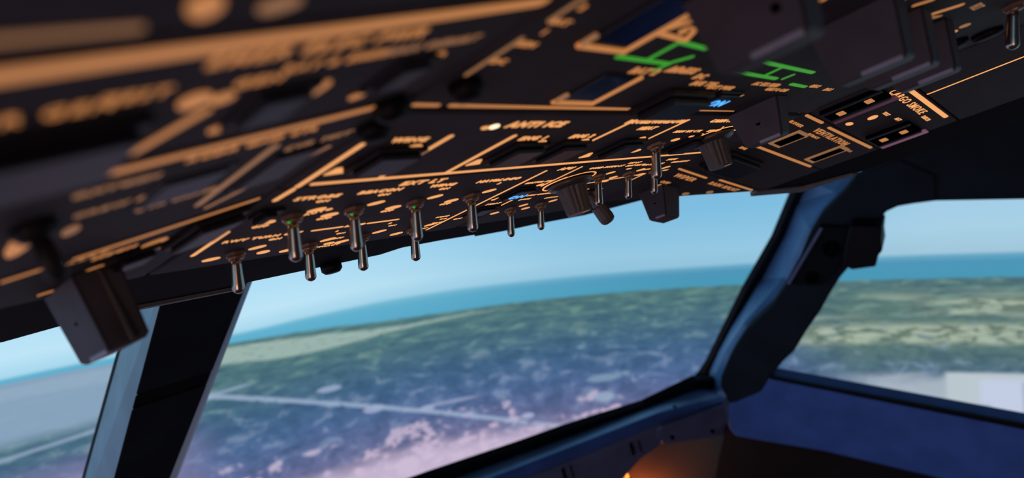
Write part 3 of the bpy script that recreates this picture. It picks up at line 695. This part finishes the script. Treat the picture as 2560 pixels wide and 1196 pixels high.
el.text('BAT 1', 2.84, 1.12, .07); el.mark(2.98, 1.17, .04, .04); el.text('BAT 2', 3.40, 1.74, .085, bold=.010); el.text('AUTO', 3.66, 1.70, .06, bold=.012)
el.text('AC ESS', 3.72, 1.69, .085, bold=.012); el.text('DC', 4.02, 1.74, .08, bold=.012); el.text('BUS TIE', 4.22, 1.82, .075, bold=.008); el.text('EXT PWR', 4.52, 1.85, .07, bold=.006); el.text('AC ESS FEED', 5.05, 1.76, .065, bold=.003); el.text('GALY & CAB', 5.38, 1.82, .06, bold=.003)
el.text('APU GEN', 4.90, 1.95, .06, bold=.003); el.text('GEN 2', 5.9, 1.72, .06); el.text('IDG 2', 6.3, 1.75, .06)
# triangle generator symbol
T_ = [(2.95, 1.40), (3.26, 1.42), (3.10, 1.22)]
for i in range(3): el.line(*T_[i], *T_[(i + 1) % 3], .036, name='symbol_line')
el.text('G', 3.12, 1.35, .09, bold=.012)
gr = M['green']
for q in ((2.98, 1.63, 3.48, 1.64), (3.24, 1.62, 3.24, 1.44), (3.24, 1.44, 3.56, 1.46), (3.48, 1.62, 3.56, 1.55), (3.48, 1.64, 3.46, 1.72), (4.22, 1.64, 5.0, 1.67), (4.34, 1.64, 4.34, 1.50), (4.34, 1.50, 5.35, 1.54), (4.75, 1.64, 4.75, 1.52), (5.1, 1.66, 5.12, 1.60), (5.4, 1.72, 5.75, 1.74)):
    el.line(*q, .034, mt=gr, name='flow_line')
button(4.22, 2.05, 'wide dark button with blunt edge at the seam below the green lines', su=.50, sv=.26, h=.09, group=None)
button(4.78, 2.02, 'dark button with a blue lit legend right of the green lines', su=.30, sv=.22, h=.03, legend=('ON', .13, M['blue_lit'], 0), group=None)
el.line(4.50, 2.16, 4.98, 2.15, .02, mt=lo); el.line(4.98, 2.15, 4.98, 1.95, .014, mt=lo)
for (u, lb) in ((2.90, 'large dark guard hanging at top, leftmost of the row of four'), (4.34, 'dark guard with round hinge hole hanging at top right, second of the row of four'), (4.96, 'dark guard hanging at top right, third of the row of four'), (5.62, 'dark guard at top right, last and farthest of the row of four')):
    guard(u, .95, lb, dv=.46, du=.24, h=.32, tp=.04, hole=(.10, .62) if u < 4 else (-.02, .42))
guard(5.66, 2.10, 'small gray guard with round hinge hole hanging below the row of four', dv=.42, du=.22, h=.28, tp=.055)

# ======================= port column (left, near the lens)
lp_poly = lambda v0, v1: [(-.6, v0), (2.10, v0), (2.10, v1), (-.6, v1)]
fl = Mod('flight_control_panel', 'blurred dark panel behind the wide amber bar at upper left', 'L', lp_poly(-.6, 1.25), amber='amber_low')
fl.line(.1, 1.21, .58, 1.215, .022, mt=M['amber_low']); fl.mark(.68, 1.15, .035, .05, .5, mt=M['amber_dim']); fl.mark(.86, 1.17, .05, .03, .3)
em = Mod('emergency_power_panel', 'blurred dark panel under the wide amber bar with big labels', 'L', lp_poly(1.27, 2.07), amber='amber_dim')
em.line(-.3, 1.37, 2.04, 1.315, .055, mt=M['amber_dim'])
em.text('EMER GEN', .48, 1.58, .07, bold=.002); em.text('TEST', .71, 1.56, .065, bold=.002)
em.text('EMER ELEC PWR', 1.19, 1.43, .085, bold=.004); em.text('RAT & EMER', 1.30, 1.55, .06, bold=.001); em.text('GEN', 1.06, 1.60, .07, bold=.002)
em.text('MAN ON', 1.63, 1.55, .065, bold=.006, mt=M['amber_low']); em.text('FAULT', 1.84, 1.55, .06, bold=.006, mt=M['amber_low'])
em.mark(.90, 1.66, .045, .05, .3); em.mark(1.36, 1.77, .035, .07, -.2); em.mark(1.83, 1.69, .035, .06, -.2)
em.mark(1.12, 1.95, .04, .025, .2); em.mark(1.66, 1.93, .035, .022, .2)
em.line(.87, 2.0, .98, 1.76, .035, mt=M['amber_dim']); em.mark(.99, 1.68, .035, .035)
button(.60, 1.86, 'large blurred dark button at the left edge under big amber letters', 'L', su=.34, sv=.30, h=.06)
button(1.22, 1.81, 'blurred dark button in middle of panel under the wide amber bar', 'L', su=.17, sv=.20, h=.035)
button(1.73, 1.76, 'blurred dark button right of the middle one under the wide amber bar', 'L', su=.15, sv=.18, h=.035)
rc = Mod('recorder_panel', 'blurred dark panel between the two lower amber bars at left', 'L', lp_poly(2.09, 3.33), amber='amber_dim')
rc.line(-.3, 2.18, 1.92, 2.14, .042, mt=M['amber_dim'])
rc.text('RCDR GND CTL', 1.42, 2.235, .065, bold=.004); rc.line(1.575, 3.05, 1.565, 2.35, .04, mt=lo)
rc.text('CVR ERASE', 1.36, 2.80, .06, bold=.004, mt=lo); rc.text('CVR TEST', 1.85, 2.45, .07, bold=.004, mt=lo)
rc.line(1.68, 3.18, 2.02, 2.62, .03, mt=lo); rc.text('OXYGEN', .95, 2.33, .06, bold=.008, mt=lo); rc.text('CREW SUPPLY', 1.12, 2.60, .06, bold=.006, mt=lo)
button(1.80, 2.72, 'blurred dark button with bluish sheen beside the slanting amber line', 'L', su=.24, sv=.40, h=.02)
button(1.30, 2.60, 'blurred flat dark button under the lower amber bar', 'L', su=.26, sv=.26, h=.015)
ca = Mod('call_panel', 'blurred dark front left panel with calls switch and large hanging guard', 'L', [(.28, 3.35), (2.10, 3.35), (2.10, 5.0), (1.0, 4.15), (.28, 3.68)], amber='amber_dim')
ca.line(1.17, 3.43, 2.08, 3.39, .036, mt=M['amber_dim']); ca.line(.88, 3.42, 1.10, 3.42, .03)
ca.text('CALLS', 1.20, 3.50, .08, mt=lo); ca.text('MECH', 1.40, 3.60, .07); ca.mark(1.40, 3.92, .07, .06); ca.text('EMER', 1.42, 4.02, .06, mt=M['amber_dim']); ca.mark(1.64, 3.70, .07, .05)
ca.text('FWD ATT', 1.80, 3.95, .055, mt=lo); ca.line(1.62, 4.0, 1.86, 3.92, .03); ca.line(1.22, 4.16, 1.70, 4.28, .03)
button(1.56, 3.84, 'small blurred dark button between two amber marks at left front', 'L', su=.18, sv=.20, h=.06)
button(1.92, 3.70, 'dark button at fold of panel left of STROBE', 'L', su=.26, sv=.40, h=.07)
guard(1.40, 4.10, 'large dark guard with an amber stripe hanging at lower left before the window', 'L', dv=.46, du=.24, h=.40, tp=.02, stripe=M['knob'], grp=None)
ws = thing('lever_switch', 'blurred black lever standing out beside an orange lit disc at left edge', 'switch', 'L', .76, 2.56)
link('collar', lathe_me('collar', [(.07, 0), (.07, .03), (.05, .05)], 20), M['frame'], ws)
wl = link('lever', lathe_me('lever', [(.03, .03), (.034, .12), (.036, .17), (.02, .19)], 16), M['frame'], ws); wl.rotation_euler = (.25, .1, 0)
rc.mark(.78, 2.74, .045, .21, .05, mt=M['amber_dim'], name='lit_disc'); rc.mark(.95, 2.80, .03, .06, .1, mt=lo)
# dark latches at the fold
for u, v, fc, lb in ((1.98, 2.12, 'L', 'dark blurred round latch where the three panel columns meet'), (2.30, 1.98, 'C', 'dark blurred latch just aft of the seam'), (2.13, 2.42, 'C', 'dark blurred latch just forward of the seam above the WING button')):
    t = thing('latch', lb, 'latch', fc, u, v)
    link('head', lathe_me('head', [(.075, 0), (.075, .05), (.05, .075), (.02, .08)], 18), M['gasket'], t)
t = thing('latch', 'black square block hanging at the fold left of the STROBE switch', 'latch', 'C', 2.30, 3.72); add_box('block', t, M['gasket'], (-.035, .035, -.09, .09, 0, .05), .01)
add_box('foot', t, M['frame'], (-.06, .10, -.08, .08, 0, .02), .004)

# ======================= starboard column (right)
cg = Mod('cargo_smoke_panel', 'dark panel lettered CARGO SMOKE with maroon striped guards', 'R', [(7.18, 1.41), (9.03, 1.41), (9.03, 2.21), (7.18, 2.21)])
cg.line(7.41, 1.45, 8.75, 1.45, .045); cg.text('CARGO SMOKE', 7.90, 1.56, .115, bold=.002)
cg.text('TEST', 7.98, 1.79, .055, bold=.002); cg.text('AFT', 8.27, 1.77, .06, bold=.002); cg.text('DISCH', 8.56, 1.59, .06, bold=.002); cg.text('FWD', 7.62, 1.62, .05, bold=.002)
cg.mark(7.93, 1.90, .045, .05, .2); cg.mark(7.85, 2.10, .05, .03, .2)
def smoke_guard(u, v, label, strip, su=.30, sv=.56, off=.10):
    t = thing('smoke_button', label, 'button', 'R', u, v, None); a, b = su / 2, sv / 2
    add_box('housing', t, M['hole'], (-a, a, -b, b, 0, .035), .012)
    add_box('rail', t, M['button'], (-a, -a + .05, -b, b, .035, .05), .008); add_box('rail', t, M['button'], (a - .05, a, -b, b, .035, .05), .008)
    add_box('lens_strip', t, strip, (a + off - .06, a + off + .06, -b - .02, b + .02, 0, .02), .006)
    for y, x in ((-b * .5, .02), (b * .45, .0)):
        add_box('lit_tab', t, M['amber_dim'], (x - .05, x + .05, y - .035, y + .035, .035, .045), .01)
    return t
smoke_guard(7.36, 1.87, 'long black switch housing with maroon strip, nearer one of the CARGO SMOKE pair', M['red_lit'])
smoke_guard(8.62, 1.93, 'long black switch housing with pink strip, farther one of the CARGO SMOKE pair', M['pink_strip'], sv=.44, su=.42, off=.12)
vt = Mod('ventilation_panel', 'dark panel lettered VENTILATION with two outlined buttons', 'R', [(7.18, 2.225), (9.03, 2.225), (9.03, 2.865), (7.18, 2.865)])
vt.line(7.12 + .06, 2.25, 7.53, 2.245, .035, mt=M['amber_dim']); vt.line(7.73, 2.26, 8.87, 2.245, .035, mt=M['amber_dim']); vt.text('VENTILATION', 8.05, 2.36, .11, mt=M['amber_dim'], bold=.006)
vt.text('BLOWER', 7.28, 2.40, .06, mt=M['amber_dim'], bold=.003); vt.text('EXTRACT', 7.80, 2.45, .05, mt=M['amber_dim'], bold=.003); vt.mark(7.70, 2.50, .045, .04, .2, mt=M['amber_dim']); vt.text('CAB FANS', 8.62, 2.42, .05, mt=lo, bold=.003)
def framed(u, v, label, su, sv, mt):
    t = thing('framed_button', label, 'button', 'R', u, v, 'amber outlined buttons on the right column'); a, b = su / 2, sv / 2
    add_box('cap', t, M['hole'], (-a, a, -b, b, 0, .02), .006)
    for d in ((-a - .04, -a, -b - .04, b + .04), (a, a + .04, -b - .04, b + .04), (-a, a, -b - .04, -b), (-a, a, b, b + .04)): add_box('outline', t, mt, (*d, 0, .012))
    return t
framed(7.60, 2.62, 'dark button outlined in amber on the VENTILATION panel beside its lettering', .16, .26, M['amber_low'])
framed(8.52, 2.60, 'dark button outlined in amber near the outer edge of the VENTILATION panel', .14, .34, M['amber_low'])
es = Mod('engine_start_panel', 'dark panel with amber border lines beside the ceiling knob', 'R', [(7.18, 2.88), (9.03, 2.88), (9.03, 3.60), (7.18, 3.60)])
es.line(7.46, 2.90, 8.75, 2.885, .034, mt=M['amber_dim']); es.line(7.2, 2.90, 7.34, 2.90, .03, mt=M['amber_dim']); es.text('ENG', 7.35, 3.0, .055, mt=M['amber_dim']); es.line(7.5, 3.15, 7.9, 3.12, .028, mt=lo); es.line(7.9, 3.12, 7.88, 3.4, .024, mt=lo)
wp = Mod('wiper_panel', 'dark front right panel lettered WIPER', 'R', [(7.18, 3.615), (9.03, 3.615), (8.25, 4.10), (7.30, 4.72), (7.18, 4.80)])
wp.line(7.2, 3.67, 7.79, 3.69, .034, mt=M['amber_dim']); wp.line(8.03, 3.65, 8.83, 3.66, .034, mt=M['amber_dim']); wp.text('WIPER', 7.52, 3.80, .12, mt=M['amber_dim'], bold=.008); wp.text('RAIN RPLNT', 8.32, 3.76, .10, mt=M['amber_dim'], bold=.004)
wp.text('OFF', 7.42, 4.0, .08, mt=M['amber_dim'], bold=.006); wp.text('SLOW', 7.72, 4.1, .06, mt=lo, bold=.006); wp.mark(7.45, 4.10, .04, .05, .5, mt=M['amber_dim']); wp.mark(8.32, 3.95, .05, .04, .2, mt=lo); wp.mark(8.05, 4.12, .05, .04, .2, mt=lo)
guard(7.60, 4.20, 'gray guard hanging against the sky in the middle of the front window', 'R', dv=.34, du=.34, h=.34, tp=.05)
button(7.62, 3.28, 'flat dark button partly in shadow right of the round ceiling knob', 'R', su=.62, sv=.34, h=.10, group=None)
hp = Mod('heating_panel', 'bluish dark aft right panel at the top right corner', 'R', [(7.18, -.8), (9.03, -.8), (9.03, 1.39), (7.18, 1.39)], mt='plate')
hp.line(7.88, 1.38, 7.88, -.3, .018)
el.mark(6.13, .80, .05, .035, .2); el.mark(6.08, .71, .05, .035, .2, mt=lo); el.line(5.37, .73, 5.30, .80, .03, mt=lo); el.line(5.37, .73, 5.0, .83, .02, mt=lo); el.line(3.66, 1.04, 3.74, .92, .035); el.line(4.42, .80, 4.50, .74, .03)
el.line(4.75, .74, 4.82, .66, .03); el.line(5.2, .74, 5.32, .60, .04); el.text('FLT', 5.6, .56, .09, mt=lo); el.line(6.50, .93, 6.62, .90, .02, mt=lo)
for (u, v, lb) in ((6.62, .89, 'flat black knob on top right panel nearer the guards'), (6.80, .68, 'flat black knob on top right panel closer to corner')):
    t = thing('flat_knob', lb, 'knob', 'C', u, v, None); link('grip', lathe_me('grip', [(.11, 0), (.11, .03), (.09, .045), (.03, .05)], 20), M['gasket'], t)
toggle(6.1, .42, 0, 0, 'toggle switch at the top right corner of the picture', fc='C', L=.30)
